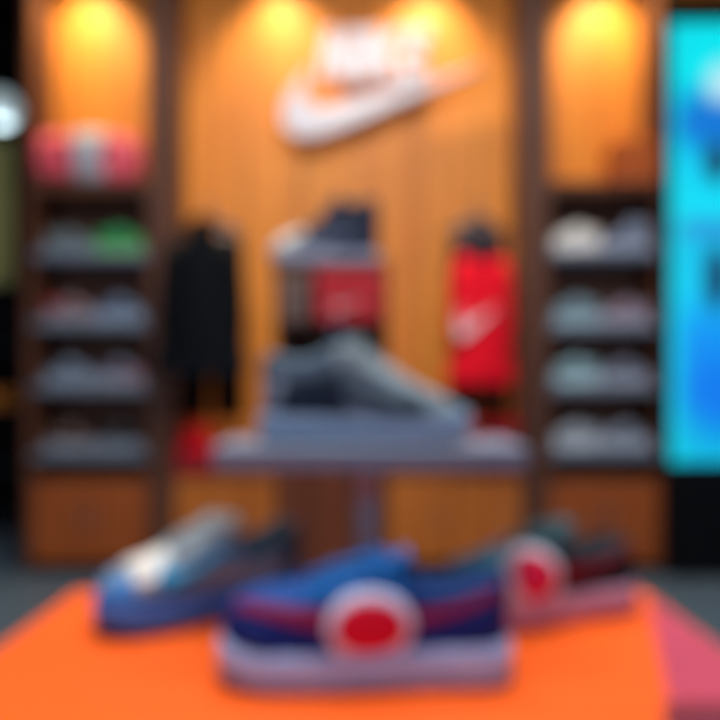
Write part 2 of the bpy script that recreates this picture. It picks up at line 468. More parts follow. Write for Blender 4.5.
# letters: local units, width w, height 1, sheared
LET = {
 'N': ([(0, 0), (0, 1), (.30, 1), (.58, .48), (.58, 1), (.86, 1), (.86, 0), (.57, 0), (.28, .54), (.28, 0)], .86),
 'I': ([(0, 0), (0, 1), (.30, 1), (.30, 0)], .30),
 'K': ([(0, 0), (0, 1), (.30, 1), (.30, .62), (.56, 1), (.92, 1), (.56, .54), (.94, 0), (.58, 0), (.30, .42), (.30, 0)], .90),
 'E': ([(0, 0), (0, 1), (.72, 1), (.72, .77), (.30, .77), (.30, .61), (.68, .61), (.68, .39), (.30, .39), (.30, .23), (.72, .23), (.72, 0)], .72)}
xc = 318.0
hpx = 50.0
for ch in 'NIKE':
    pl, wl = LET[ch]
    pts = [sgp(xc + (x + y * .22) * hpx * .70, 82 - y * hpx) for x, y in pl]
    obj('letter', prism(pts, -.05, .03, fsign), WHITE, sg, label='white letter ' + ch)
    xc += (wl + .07) * hpx * .70
for sx, sy in ((300, 120), (380, 105), (335, 60), (405, 60)):
    x, z = sgp(sx, sy)
    obj('stand_off', tube([(x, .03, z), (x, YW - DS - .001, z)], .012, 8), STEEL, sg)

# ------------------------------------------------------------------ front table
TZ = CZ - .314
TX0, TX1, TY0, TY1 = -.436, .436, .43, 1.075
ORANGE = mat('orange_laminate', (243, 96, 20), .6, 0, .04, 4, spec=.2)
tb = thing('display_table', 'bright orange display table with a pink wedge, holding the sneakers', 'table', (0, (TY0 + TY1) / 2, 0))
yc = (TY0 + TY1) / 2
obj('tabletop', bx((0, 0, TZ - .02), (TX1 - TX0, TY1 - TY0, .04), .006, 3), ORANGE, tb)
obj('apron', bx((0, 0, TZ - .12), (.80, TY1 - TY0 - .06, .158), .004), ORANGE, tb)
for sx in (-1, 1):
    for sy in (-1, 1):
        obj('leg', bx((sx * .37, sy * .26, (TZ - .20) / 2), (.06, .06, TZ - .20), .006), ORANGE, tb)
PINK = mat('pink_wedge', (186, 70, 96), .6, 0, .05, 5, spec=.2)
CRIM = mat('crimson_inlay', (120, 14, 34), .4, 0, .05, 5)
zf = lambda x, y, z: Vector((x, y, z))
def thin_slab(name, pts, m, lab):
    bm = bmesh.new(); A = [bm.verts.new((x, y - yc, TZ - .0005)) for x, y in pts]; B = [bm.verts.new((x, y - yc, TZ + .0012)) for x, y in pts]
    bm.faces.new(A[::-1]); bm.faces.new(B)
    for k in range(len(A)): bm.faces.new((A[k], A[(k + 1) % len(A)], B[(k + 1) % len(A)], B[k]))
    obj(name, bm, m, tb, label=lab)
thin_slab('pink_patch', [(.425, 1.03), (.430, .692), (.305, .692)], PINK, 'pink wedge on the tabletop')  # pink triangle laid over the right side of the orange top
thin_slab('crimson_panel', [(.297, .688), (.430, .688), (.430, .44), (.21, .44)], CRIM, 'crimson end of the tabletop')

# ------------------------------------------------------------------ acrylic stand on the table
SD = .945
stz = CZ - .076
st = thing('display_stand', 'steel pedestal stand with wide pale tray holding the grey sneaker', 'display stand', (PX(367, SD), SD, TZ))
h = stz - TZ
sw0, sw1 = PX(214, SD - .06) - PX(367, SD), PX(526, SD - .06) - PX(367, SD)
obj('tray', bx(((sw0 + sw1) / 2, 0, h - .015), (sw1 - sw0, .15, .030), .006, 3), GLASSY, st)
obj('post', lathe([(0, .008), (.021, .008), (.019, .02), (.018, h * .6), (.018, h - .042), (.03, h - .031), (0, h - .031)], 20), STEEL, st, True)
obj('base', lathe([(0, 0), (.07, 0), (.07, .006), (.062, .01), (0, .01)], 32), STEEL, st, False)

# ------------------------------------------------------------------ sneakers on the table and the stand
C = {}
sneaker('sneaker', 'navy and blue sneaker with crimson band and red-centred white round badge at the table front',
        (PX(365, .760), .760, TZ + .001), PI, dict(upper=(2, 40, 130), sole=(172, 200, 255), outsole=(130, 146, 196), toe=(4, 38, 120), heel=(4, 38, 120), tick=(132, 6, 60),
        tongue=(10, 96, 172), lace=(14, 104, 180), lining=(10, 60, 120), collar=(10, 52, 120), vamp=(12, 72, 150), stay=(10, 94, 172), badge=(212, 216, 246), dot=(212, 6, 52)),
        'chunk', .305, badge=(.485, .066, .046, .035, .036, .024), stripe=True, sole=.043)
sneaker('sneaker', 'blue and white sneaker with big blue toe, pointing left, on the orange table',
        (PX(203, .945), .965, TZ + .001), PI + math.radians(35), dict(upper=(132, 152, 174), sole=(70, 116, 196), outsole=(48, 74, 140), toe=(70, 142, 222), vamp=(226, 226, 222), heel=(60, 78, 98), tick=(30, 150, 205),
        tongue=(186, 198, 200), lace=(176, 186, 190), lining=(50, 62, 74), collar=(50, 62, 76), stay=(136, 154, 168), mudguard=(50, 92, 166)), 'low', .285, sole=.040, hs=1.12, toe_h=.80, toe_u=.87, vamp_u=(.70, .885), vamp_t=.52, tick_t=(.34, .60))
sneaker('sneaker', 'black sneaker with dark red band, pink sole and red-centred white round badge on the table',
        (PX(538, .96), .955, TZ + .001), PI + math.radians(18), dict(upper=(24, 28, 36), sole=(204, 158, 186), outsole=(170, 104, 136), toe=(110, 200, 226), vamp=(110, 220, 245), heel=(24, 26, 34), tick=(120, 8, 30), mudguard=(206, 206, 220),
        tongue=(46, 80, 92), lace=(60, 96, 106), lining=(36, 44, 54), collar=(44, 56, 66), stay=(44, 74, 86), badge=(218, 218, 236), dot=(228, 30, 78)),
        'chunk', .278, badge=(.63, .066, .042, .034, .029, .025), stripe=True, sole=.040, hs=.95)
sneaker('sneaker', 'slate grey sneaker with dark navy side panel alone on the pale tray stand',
        (PX(364, SD) , SD - .005, stz + .001), math.radians(-3), dict(upper=(112, 134, 150), quarter=(30, 48, 68), sole=(142, 168, 200), outsole=(118, 140, 170), toe=(118, 142, 156), vamp=(124, 146, 160), heel=(138, 158, 178), tick=(30, 48, 66), mudguard=(104, 130, 146),
        tongue=(40, 70, 96), lace=(150, 166, 174), lining=(30, 50, 70), collar=(88, 110, 130), stay=(142, 162, 172)), 'wedge', .272, sole=.036)

# ------------------------------------------------------------------ tower with box niches and high-top
TD = 2.0
tw0, tw1 = PX(275, TD - .0), PX(388, TD)
ttop = PZ(262, TD)
tx = (tw0 + tw1) / 2; tw = tw1 - tw0
tt = thing('display_tower', 'slim dark wooden tower with an open niche of shoe boxes, high-top on it', 'display stand', (tx, TD + .15, 0))
y0 = -.15; dp = .32
n0 = PZ(322, TD)
obj('side_panel', bx((-tw / 2 + .009, y0 + dp / 2, ttop / 2 - .011), (.018, dp, ttop - .024), .002), W_DARK, tt)
obj('side_panel', bx((tw / 2 - .009, y0 + dp / 2, ttop / 2 - .011), (.018, dp, ttop - .024), .002), W_DARK, tt)
obj('top_panel', bx((0, y0 + dp / 2, ttop - .011), (tw + .01, dp + .01, .022), .003), W_DARK, tt)
obj('back_panel', bx((0, y0 + dp - .008, ttop / 2 - .012), (tw - .038, .014, ttop - .026)), W_DARK, tt)
obj('shelf', bx((0, y0 + dp / 2 - .012, n0 - .012), (tw - .038, dp - .028, .022), .002), W_DARK, tt)
fz = PZ(368, TD)
obj('shelf', bx((0, y0 + dp / 2 - .012, fz - .011), (tw - .038, dp - .028, .022), .002), W_DARK, tt)
fp = obj('front_panel', bx((0, y0 + .012, (fz - .024) / 2), (tw - .038, .018, fz - .026), .002), wood('tower_front', (104, 50, 26), (140, 72, 38), .5, 2.2), tt)
def shoe_box(label, loc, size, c1, c2, rz=0, group=None, logo=None):
    t = thing('shoe_box', label, 'shoe box', loc, rz, group)
    sx, sy, sz = size
    obj('box_body', bx((0, 0, (sz - .03) / 2), (sx - .006, sy - .006, sz - .03), .002), mat('card_%d_%d_%d' % c1, c1, .6), t)
    ld = obj('lid', bx((0, 0, sz - .0225), (sx, sy, .045), .002), mat('card_%d_%d_%d' % c2, c2, .6), t)
    if logo:
        k = sx * .5 / 24
        poly = [((x - 12) * k, (y - 4) * k + (sz - .045) * .45) for x, y in TICK_LOW] + [((x - 12) * k, (y - 4) * k + (sz - .045) * .45) for x, y in TICK_UPP[::-1][1:-1]]
        obj('printed_tick', prism(poly, -sy / 2 + .001, -sy / 2 + .004, fsign), mat('card_print_%d_%d_%d' % logo, logo, .5), t)
    return t
shoe_box('bright red shoe box in the tower niche, under the navy high-top', (PX(350, TD), TD + .08, n0), (.19, .30, .135), (206, 30, 46), (216, 36, 52), logo=(240, 200, 200))
shoe_box('narrow grey-brown shoe box beside the red one in the tower niche', (PX(296, TD), TD + .09, n0), (.085, .28, .13), (118, 94, 86), (130, 106, 96))
sneaker('sneaker', 'high-top sneaker with navy ankle and light grey toe on the wooden tower',
        (PX(326, TD + .08), TD + .075, ttop + .001), PI + math.radians(6), dict(upper=(40, 52, 78), sole=(146, 160, 188), outsole=(110, 124, 150), toe=(206, 206, 198), vamp=(190, 194, 190), heel=(30, 40, 64), tick=(120, 134, 154), mudguard=(160, 172, 186),
        tongue=(26, 34, 52), lace=(60, 70, 90), lining=(20, 26, 40), collar=(22, 32, 52), stay=(36, 46, 68)), 'high', .31, hs=1.27, toe_h=.7)

# ------------------------------------------------------------------ shoes in the bays
def shelf_shoes(xs, zs, spec, tilt):
    for r, row in enumerate(spec):
        for k, (lab, kind, c, rot) in enumerate(row):
            sneaker('sneaker', lab, (xs[k], YF + .125, zs[r] + .001), rot + tilt, c, kind, .270, 'sneakers on the wall shelves', 0, True, .052, ws=1.1, hs=(1.12 if kind == 'high' else 1.22))
def cc(upper, sole, tick, **k):
    d = dict(upper=upper, sole=sole, outsole=tuple(int(v * .75) for v in sole), tick=tick, tongue=upper, lace=sole, lining=tuple(int(v * .5) for v in upper))
    d.update(k); return d
G1, G2 = (128, 142, 158), (150, 164, 182)
xl = [PX(69, YF + .1), PX(119, YF + .1)]
xr = [PX(577, YF + .1), PX(627, YF + .1)]
shelf_shoes(xl, lz, [
  [('slate grey sneaker beside the green one on the highest shelf, under the duffel bag', 'low', cc((104, 122, 126), G1, (60, 70, 80)), 0),
   ('green sneaker under the red duffel bag', 'chunk', cc((40, 150, 92), (120, 190, 110), (20, 90, 60), toe=(96, 178, 104)), 0)],
  [('grey sneaker with red collar and rosy heel, one shelf below the green sneaker', 'low', cc((136, 112, 118), (150, 150, 164), (90, 40, 50), collar=(170, 24, 40), heel=(150, 60, 70)), 0),
   ('blue-grey sneaker with dark collar right below the green sneaker', 'low', cc((104, 124, 152), (150, 170, 196), (60, 74, 96), collar=(40, 44, 56)), 0)],
  [('pale blue-grey sneaker with black collar, directly under the red-collared sneaker', 'low', cc((110, 126, 148), (150, 166, 186), (60, 74, 96), collar=(26, 28, 36)), 0),
   ('blue-grey sneaker with a red toe tip two shelves below the green sneaker', 'low', cc((104, 118, 140), (160, 164, 182), (150, 50, 66), toe=(190, 36, 60), collar=(20, 22, 30)), 0)],
  [('brown-topped grey sneaker on the lowest shelf of the bay with the duffel bag', 'low', cc((88, 64, 56), (150, 158, 172), (50, 40, 40)), 0),
   ('black sneaker with thick grey sole on the lowest shelf, duffel bag bay', 'low', cc((20, 20, 26), (150, 160, 176), (80, 84, 94)), 0)]], math.radians(3))
shelf_shoes(xr, rz_, [
  [('off-white sneaker on the highest shelf beside the blue screen', 'chunk', cc((243, 240, 233), (245, 245, 245), (177, 177, 184)), PI),
   ('blue-grey high-top on the highest shelf beside the blue screen', 'high', cc((132, 146, 169), (177, 188, 214), (82, 94, 118)), PI)],
  [('teal-grey sneaker on the shelf right below the off-white sneaker', 'chunk', cc((125, 155, 169), (177, 207, 221), (82, 106, 118)), PI),
   ('grey sneaker with rosy sides on the shelf below the blue-grey high-top', 'low', cc((151, 139, 158), (177, 177, 198), (129, 82, 99)), PI)],
  [('pale teal sneaker on the second shelf below the off-white sneaker', 'chunk', cc((139, 174, 186), (193, 224, 236), (82, 113, 125)), PI),
   ('dull grey sneaker beside the pale teal one, next to the screen', 'low', cc((122, 132, 153), (177, 184, 205), (82, 89, 106), collar=(34, 36, 46)), PI)],
  [('light grey sneaker with white sole on the lowest shelf in the bay beside the screen', 'low', cc((165, 177, 191), (207, 217, 228), (106, 118, 129)), PI),
   ('grey sneaker with black collar on the lowest shelf, nearest the screen', 'low', cc((132, 143, 162), (188, 198, 217), (82, 94, 113), collar=(24, 26, 34)), PI)]], math.radians(-3))

# ------------------------------------------------------------------ duffel bag on the bay with the green sneaker
def duffel(x, y, z):
    t = thing('duffel_bag', 'red duffel bag with light grey middle panel on top of the shelves', 'bag', (x, y, z), math.radians(4))
    def ring(xx, k, g=0):
        out = []
        for i in range(20):
            a = 2 * PI * i / 20
            cy, cz = math.cos(a), math.sin(a)
            yy = .105 * k * math.copysign(abs(cy) ** .75, cy); zz = .125 * k * math.copysign(abs(cz) ** .7, cz)
            out.append((xx, yy * (1 + g) + 0.004 * math.sin(xx * 40 + i), 1.22 * max(0, .130 + zz * (1 + g) + .006 * math.sin(xx * 25 + i * 1.3))))
        return out
    def seg(x0, x1, n, g=0): return loft([ring(x0 + (x1 - x0) * i / n, prof(x0 + (x1 - x0) * i / n), g) for i in range(n + 1)])
    def prof(xx):
        e = abs(xx) / .30
        return .55 + .45 * math.sqrt(max(0, 1 - e ** 4)) + .05 * math.sin(xx * 14)
    RED = mat('red_nylon', (236, 88, 108), .6, 0, .1, 30, .3)
    GRY = mat('grey_nylon', (172, 174, 188), .6, 0, .1, 30, .3)
    obj('bag_body', seg(-.30, .30, 20), RED, t, True)
    obj('middle_panel', seg(-.075, .105, 8, .035), GRY, t, True, 'light grey middle panel')
    for xx in (-.13, .15):
        pts = [(xx + .03 * math.cos(a), -.06 - .05 * math.sin(a), .13 + .12 * math.sin(a)) for a in [PI * i / 12 for i in range(13)]]
        pts = [(xx + .06 * math.cos(PI * i / 12), -.112 - .012 * math.sin(PI * i / 12), .12 + .10 * math.sin(PI * i / 12)) for i in range(13)]
        obj('handle', tube(pts, .009, 6, flat=.5), mat('crimson_webbing', (150, 24, 44), .7), t, True)
    return t
duffel(PX(90, YF + .12), YF + .125, lt)
shoe_box('rust brown shoe box on top of the shelves beside the blue screen', (PX(633, YF + .1), YF + .13, rt), (.25, .20, .25), (190, 90, 26), (204, 100, 32))

# ------------------------------------------------------------------ hanging clothes
def hanger(x, y, z, label, wdt=.19):
    t = thing('clothes_hanger', label, 'hanger', (x, y, z))
    pts = [(0.0, 0, -.09), (0, 0, -.035), (0, 0, -.03), (.018, 0, -.018), (.022, 0, 0), (.016, 0, .016), (0, 0, .022), (-.014, 0, .016)]
    obj('hook', tube(pts, .004, 8), STEEL, t, True)
    obj('bar', tube([(-wdt, 0, -.155), (-wdt * .5, 0, -.118), (0, 0, -.088), (wdt * .5, 0, -.118), (wdt, 0, -.155)], [.009, .012, .012, .012, .009], 8), BLACK, t, True)
    return t
def rail(x, z, label):
    t = thing('garment_rail', label, 'rail', (x, YW, z))
    obj('plate', bx((0, -.006, 0), (.06, .010, .10), .004), STEEL, t)
    obj('arm', tube([(0, -.010, 0), (0, -.57, 0), (0, -.585, .015)], .008, 8), STEEL, t, True)
    return t
def jacket(x, y, ztop, length, wtop, wbot, label, c, cc2, rz=0, hood=None, patch=None, lean=0.0):
    t = thing('jacket', label, 'jacket', (x, y, ztop), rz)
    def rg(zz, hw, hd, ph):
        out = []
        for i in range(28):
            a = 2 * PI * i / 28
            f = 1 + .05 * math.sin(5 * a + ph) + .03 * math.sin(9 * a - ph * 1.7)
            out.append((hw * math.cos(a) * f + lean * zz, hd * .72 * math.sin(a) * f, zz))
        return out
    prof = [(0, .05, .05), (-.02, .075, .06), (-.05, .36, .06), (-.09, .62, .075), (-.14, .80, .085), (-.25, .84, .095), (-.45, .88, .10), (-.7, .94, .10), (-.92, 1.0, .10), (-1.0, .95, .095)]
    rings = []
    for i, (zz, k, hd) in enumerate(prof):
        hw = k * (wtop + (wbot - wtop) * (-zz)) if i > 1 else k
        rings.append(rg(zz * length, hw, hd, i * .5))
    MC = mat('cloth_%d_%d_%d' % c, c, .8, 0, .12, 18, .4, spec=.15); M2 = mat('cloth_%d_%d_%d' % cc2, cc2, .85, 0, .12, 18, .4, spec=.15)
    obj('jacket_body', loft(rings), MC, t, True)
    for s in (-1, 1):
        pts = [(s * wtop * .62 + lean * -.09, 0, -.10 * length - .005), (s * wtop * .93, -.01, -.22 * length), (s * wtop * 1.10, .0, -.42 * length), (s * wtop * 1.16, .0, -.62 * length), (s * wtop * 1.18, -.005, -.80 * length)]
        pts = [(p[0] + lean * p[2], p[1], p[2]) for p in pts]
        sl = obj('sleeve', tube(pts, [.062, .066, .058, .05, .042], 12), MC, t, True)
        e = Vector(pts[-1])
        obj('cuff', tube([e + Vector((0, 0, .02)), e + Vector((0, 0, -.05))], [.044, .038], 12), M2, sl, True)
    hh = hood or c
    MH = mat('cloth_%d_%d_%d' % hh, hh, .85, 0, .12, 18, .4, spec=.15)
    rings = []
    for i, (zz, r1, r2) in enumerate([(-.08, .085, .085), (-.03, .10, .10), (.03, .105, .10), (.09, .09, .085), (.14, .055, .055), (.165, .02, .02)] if hood else [(-.05, .08, .07), (-.01, .072, .07), (.03, .068, .065), (.05, .06, .06)]):
        rings.append([(r1 * math.cos(2 * PI * k / 16) * (1 + .06 * math.sin(3 * k)), .01 + r2 * math.sin(2 * PI * k / 16), zz) for k in range(16)])
    obj('hood' if hood else 'collar', loft(rings), MH, t, True)
    obj('zip', bx((0, 0, 0), (.012, .006, length * .78), .002, rot=Matrix.Rotation(0, 4, 'X')), M2, t).location = (-lean * length * .5, -.078, -length * .54)
    obj('hem', loft([rg(-length * .955, wbot * .985, .106, 4.2), rg(-length * 1.01, wbot * .93, .10, 4.5)]), M2, t, True)
    if patch:
        k = patch[2] / 24
        poly = [((x_ - 12) * k + patch[0], (y_ - 4) * k * 2.2 + patch[1]) for x_, y_ in TICK_LOW] + [((x_ - 12) * k + patch[0], (y_ - 4) * k * 2.2 + patch[1]) for x_, y_ in TICK_UPP[::-1][1:-1]]
        obj('printed_tick', prism(poly, -.086, -.05, fsign), mat('white_print', (240, 220, 225), .6), t, label='white tick printed on the chest')
    return t
def trousers(x, y, ztop, length, hw, label, c, rz=0):
    t = thing('trousers', label, 'trousers', (x, y, ztop), rz)
    MC = mat('cloth_%d_%d_%d' % c, c, .85, 0, .12, 18, .4, spec=.15)
    def rg(cx, zz, a_, b_): return [(cx + a_ * math.cos(2 * PI * k / 16) * (1 + .05 * math.sin(4 * k)), b_ * math.sin(2 * PI * k / 16), zz) for k in range(16)]
    obj('waistband', loft([rg(0, 0, hw, .035), rg(0, -.05, hw * 1.01, .037)]), MC, t, True)
    obj('hips', loft([rg(0, -.045, hw, .035), rg(0, -length * .2, hw * 1.1, .048), rg(0, -length * .42, hw * 1.08, .045)]), MC, t, True)
    for s in (-1, 1):
        obj('trouser_leg', loft([rg(s * hw * .5, -length * .36, hw * .54, .044), rg(s * hw * .54, -length * .65, hw * .52, .044), rg(s * hw * .58, -length, hw * .46, .04)]), MC, t, True)
    return t
JD, TDP = 3.765, 3.94
jz = PZ(222, JD)
def trouser_rack(px, zr, length, hw, lab_h, lab, c):
    zt = zr - .008 - .12
    trousers(PX(px, TDP), TDP, zt, length, hw, lab, c)
    t = thing('clip_hanger', lab_h, 'hanger', (PX(px, TDP), TDP, zr - .010))
    obj('hook', tube([(0, 0, -.09), (0, 0, -.03), (.014, 0, -.016), (.016, 0, 0), (.008, 0, .014), (0, 0, .019), (-.012, 0, .012)], .003, 8), STEEL, t, True)
    obj('bar', tube([(-hw * .9, 0, -.095), (hw * .9, 0, -.095)], .005, 8), STEEL, t, True)
    for s_ in (-1, 1): obj('clip', bx((s_ * hw * .75, 0, -.105), (.03, .012, .03), .002), STEEL, t)
rail(PX(208, JD), jz + .075, 'steel wall arm carrying the black jacket')
hanger(PX(208, JD), JD, jz + .085, 'hanger with steel hook inside the black jacket')
jacket(PX(202, JD), JD, jz - .03, .78, .165, .265, 'black jacket with slate collar hanging beside the left-hand wooden bay', (4, 7, 14), (18, 24, 36), math.radians(-5))
trouser_rack(211, jz + .075, jz - .055 - PZ(419, TDP), .175, 'steel clip hanger behind the black jacket', 'black trousers hanging behind the black jacket', (3, 5, 10))
rail(PX(477, JD), jz + .075, 'steel wall arm carrying the red jacket')
hanger(PX(477, JD), JD, jz + .085, 'hanger with steel hook inside the red jacket')
jacket(PX(481, JD), JD, PZ(246, JD), .745, .105, .185, 'bright red jacket with dark hood hanging on the wood wall', (244, 18, 42), (214, 14, 38), math.radians(4), hood=(62, 54, 60), patch=(-.035, -.42, .22))
trouser_rack(478, jz + .075, jz - .055 - PZ(420, TDP), .155, 'steel clip hanger behind the red jacket', 'dark maroon trousers hanging behind the red jacket', (52, 20, 26))
# items on the low cabinet
def cap(x, y, z, rz, label, c, s=1.0):
    t = thing('baseball_cap', label, 'cap', (x, y, z), rz)
    MC = mat('cloth_%d_%d_%d' % c, c, .8, 0, .12, 18, .4, spec=.15)
    obj('crown', lathe([(.098 * s, 0), (.10 * s, .03 * s), (.095 * s, .07 * s), (.075 * s, .11 * s), (.04 * s, .132 * s), (0, .138 * s)], 24), MC, t, True)
    rows = []
    for i in range(9):
        a = -PI * .32 + PI * .64 * i / 8
        rows.append([(math.sin(a) * r_, -math.cos(a) * r_ - k * .03 * s, .012 * s - k * .012 * s - .02 * s * abs(math.sin(a)) * k + .012*s) for r_, k in ((.095 * s, 0), (.125 * s, .6), (.15 * s, 1))])
    bm = bmesh.new(); V = [[bm.verts.new(p) for p in r_] for r_ in rows]
    for i in range(8):
        for k in range(2): bm.faces.new((V[i][k], V[i][k + 1], V[i + 1][k + 1], V[i + 1][k]))
    o = obj('brim', bm, MC, t, True); md = o.modifiers.new('thickness', 'SOLIDIFY'); md.thickness = .004
    obj('button', lathe([(.010 * s, .135 * s), (.008 * s, .143 * s), (0, .146 * s)], 10), MC, t, True)
    return t
shoe_box('bright red shoe box under the red cap on the low cabinet', (PX(194, 4.1), 4.13, zc + .001), (.235, .20, .125), (206, 24, 44), (216, 28, 50))
cap(PX(194, 4.1), 4.15, zc + .128, math.radians(20), 'bright red baseball cap on the red shoe box, below the black trousers', (232, 26, 54), 1.0)
def folded(x, y, z, label, c, n=1):
    t = thing('folded_shirt', label, 'shirt', (x, y, z), random.uniform(-.1, .1))
    MC = mat('cloth_%d_%d_%d' % c, c, .85, 0, .12, 18, .4, spec=.15)
    rings = []
    for i in range(13):
        xx = -.13 + .26 * i / 12; e = math.sqrt(max(.05, 1 - (abs(xx) / .135) ** 6))
        rings.append([(xx, .10 * e * math.copysign(abs(math.cos(2 * PI * k / 18)) ** .5, math.cos(2 * PI * k / 18)), .026 + .025 * e * math.copysign(abs(math.sin(2 * PI * k / 18)) ** .6, math.sin(2 * PI * k / 18)) + .002 * math.sin(xx * 50 + k)) for k in range(18)])
    obj('folded_body', loft(rings), MC, t, True)
    obj('collar', tube([(-.05, -.07, .052), (-.02, -.09, .056), (.02, -.09, .056), (.05, -.07, .052)], .008, 6), MC, t, True)
    return t
FN = [('lowest red folded shirt of the stack behind the tray stand', (216, 34, 56)), ('red folded shirt second from the bottom of the stack behind the tray', (216, 34, 56)), ('red folded shirt in the middle of the stack behind the tray', (226, 36, 58)),
      ('dusky rose folded shirt, second from the top of the stack under the red jacket', (214, 84, 100)), ('bright red folded shirt topping the stack under the maroon trousers', (240, 36, 60))]
for k, (lab, c) in enumerate(FN):
    folded(PX(497, 4.1), 4.14, zc + .002 + k * .060, lab, c)
# ------------------------------------------------------------------ blue LED screen
def screen_mat():
    m = bpy.data.materials.new('screen_picture'); m.use_nodes = True
    nt = m.node_tree; b = nt.nodes['Principled BSDF']; L = nt.links.new
    tc = nt.nodes.new('ShaderNodeTexCoord'); sp = nt.nodes.new('ShaderNodeSeparateXYZ'); L(tc.outputs['Generated'], sp.inputs[0])
    cr = nt.nodes.new('ShaderNodeValToRGB'); e = cr.color_ramp.elements
    stops = [(0, (0, 190, 225)), (.06, (0, 175, 230)), (.16, (0, 124, 236)), (.30, (0, 150, 245)), (.40, (0, 200, 245)), (.50, (10, 190, 235)), (.535, (40, 140, 215)), (.57, (0, 225, 250)),
             (.68, (0, 205, 245)), (.74, (0, 130, 220)), (.82, (10, 140, 220)), (.88, (0, 235, 245)), (1, (0, 225, 238))]
    while len(e) < len(stops): e.new(.5)
    for k, (p, c) in enumerate(stops): e[k].position = p; e[k].color = s2l(c) + (1,)
    L(sp.outputs['Z'], cr.inputs['Fac'])
    out = cr.outputs['Color']
    def blob(cx, cz, rx, rz, col, out, soft=.5):
        mp = nt.nodes.new('ShaderNodeMapping'); mp.inputs['Location'].default_value = (-cx / rx, 0, -cz / rz); mp.inputs['Scale'].default_value = (1 / rx, 0, 1 / rz)
        L(tc.outputs['Generated'], mp.inputs['Vector'])
        ln = nt.nodes.new('ShaderNodeVectorMath'); ln.operation = 'LENGTH'; L(mp.outputs[0], ln.inputs[0])
        mr = nt.nodes.new('ShaderNodeMapRange'); mr.inputs['From Min'].default_value = 1 - soft; mr.inputs['From Max'].default_value = 1.0 + soft
        mr.inputs['To Min'].default_value = 1; mr.inputs['To Max'].default_value = 0; L(ln.outputs['Value'], mr.inputs['Value'])
        mx = nt.nodes.new('ShaderNodeMixRGB'); L(mr.outputs[0], mx.inputs['Fac']); L(out, mx.inputs['Color1']); mx.inputs['Color2'].default_value = s2l(col) + (1,)
        return mx.outputs['Color']
    # cyan edge
    mre = nt.nodes.new('ShaderNodeMapRange'); mre.inputs['From Min'].default_value = .02; mre.inputs['From Max'].default_value = .13; mre.inputs['To Min'].default_value = .75; mre.inputs['To Max'].default_value = 0
    L(sp.outputs['X'], mre.inputs['Value'])
    mxe = nt.nodes.new('ShaderNodeMixRGB'); L(mre.outputs[0], mxe.inputs['Fac']); L(out, mxe.inputs['Color1']); mxe.inputs['Color2'].default_value = s2l((0, 215, 230)) + (1,)
    out = mxe.outputs['Color']
    fx = lambda px: (px - 671) / 156.0
    fy = lambda py: 1 - (py - 19) / 446.0
    out = blob(fx(724), fy(82), .10, .045, (190, 235, 245), out)
    out = blob(fx(717), fy(160), .08, .05, (10, 50, 90), out, .3)
    out = blob(fx(717), fy(278), .08, .075, (5, 40, 90), out, .3)
    out = blob(fx(724), fy(120), .30, .04, (10, 120, 215), out, .3)
    out = blob(fx(735), fy(400), .22, .08, (0, 122, 240), out, .6)
    b.inputs['Base Color'].default_value = (0.01, .01, .01, 1); b.inputs['Roughness'].default_value = .3
    L(out, b.inputs['Emission Color']); b.inputs['Emission Strength'].default_value = 1.0
    return m
SX0 = PX(671, 3.96); SX1 = PX(827, 3.96); SZ0, SZ1 = PZ(463, 3.96), PZ(22, 3.96)
ss = thing('video_screen', 'tall glowing cyan and blue video screen in a black frame', 'screen', ((SX0 + SX1) / 2, 4.0, 0))
cxs = (SX0 + SX1) / 2; ws_ = SX1 - SX0
obj('panel', bx((0, -.035, (SZ0 + SZ1) / 2), (ws_, .01, SZ1 - SZ0)), screen_mat(), ss, label='lit picture of cyan and blue')
bm = bx((0, .02, SZ1 + .07), (ws_ + .04, .10, .14)); bx((0, .02, SZ0 - .03), (ws_ + .04, .10, .06), bm=bm)
bx((-ws_ / 2 - .010, .02, (SZ0 + SZ1) / 2), (.02, .10, SZ1 - SZ0), bm=bm); bx((ws_ / 2 + .010, .02, (SZ0 + SZ1) / 2), (.02, .10, SZ1 - SZ0), bm=bm)
bx((0, .05, (SZ0 + SZ1) / 2), (ws_, .04, SZ1 - SZ0), bm=bm)
obj('frame', bm, BLACK, ss)
obj('pedestal', bx((0, .05, (SZ0 - .06) / 2), (ws_ + .04, .28, SZ0 - .062), .004), BLACK, ss)

# ------------------------------------------------------------------ left background
dg = thing('gondola_shelf', 'dark shop gondola shelf far back at the edge of the wooden bay', 'shelf', (-2.78, 5.35, 0))
gt = PZ(292, 5.2)
obj('body', bx((0, .12, gt / 2 + .03), (.62, .04, gt - .06)), BLACK, dg)
for s in (-1, 1): obj('side_panel', bx((s * .31, -.03, gt / 2 + .03), (.02, .26, gt - .06)), BLACK, dg)
for z in (.06, .45, .90, 1.35): obj('shelf', bx((0, -.03, z), (.60, .26, .025), .003), mat('gondola_shelf', (30, 36, 46), .6), dg)
obj('base', bx((0, -.03, .024), (.64, .28, .046)), BLACK, dg)
shoe_box('orange shoe box on the dark gondola shelf in the far corner', (-2.72, 5.30, .9135), (.28, .20, .13), (206, 120, 30), (220, 132, 40))
bn = thing('hanging_banner', 'olive yellow hanging banner behind the wooden bay, far back', 'banner', (PX(-11, 6.4), 6.4, 0))
obj('cloth', bx((0, 0, (PZ(285, 6.4) + PZ(140, 6.4)) / 2), (.42, .012, PZ(140, 6.4) - PZ(285, 6.4))), mat('olive_banner', (196, 190, 120), .7), bn)
for zz in (PZ(285, 6.4), PZ(140, 6.4)): obj('rod', tube([(-.24, 0, zz), (.24, 0, zz)], .014), STEEL, bn)
for s in (-1, 1): obj('cord', tube([(s * .2, 0, PZ(140, 6.4)), (s * .2, 0, CEIL)], .004, 6), BLACK, bn)
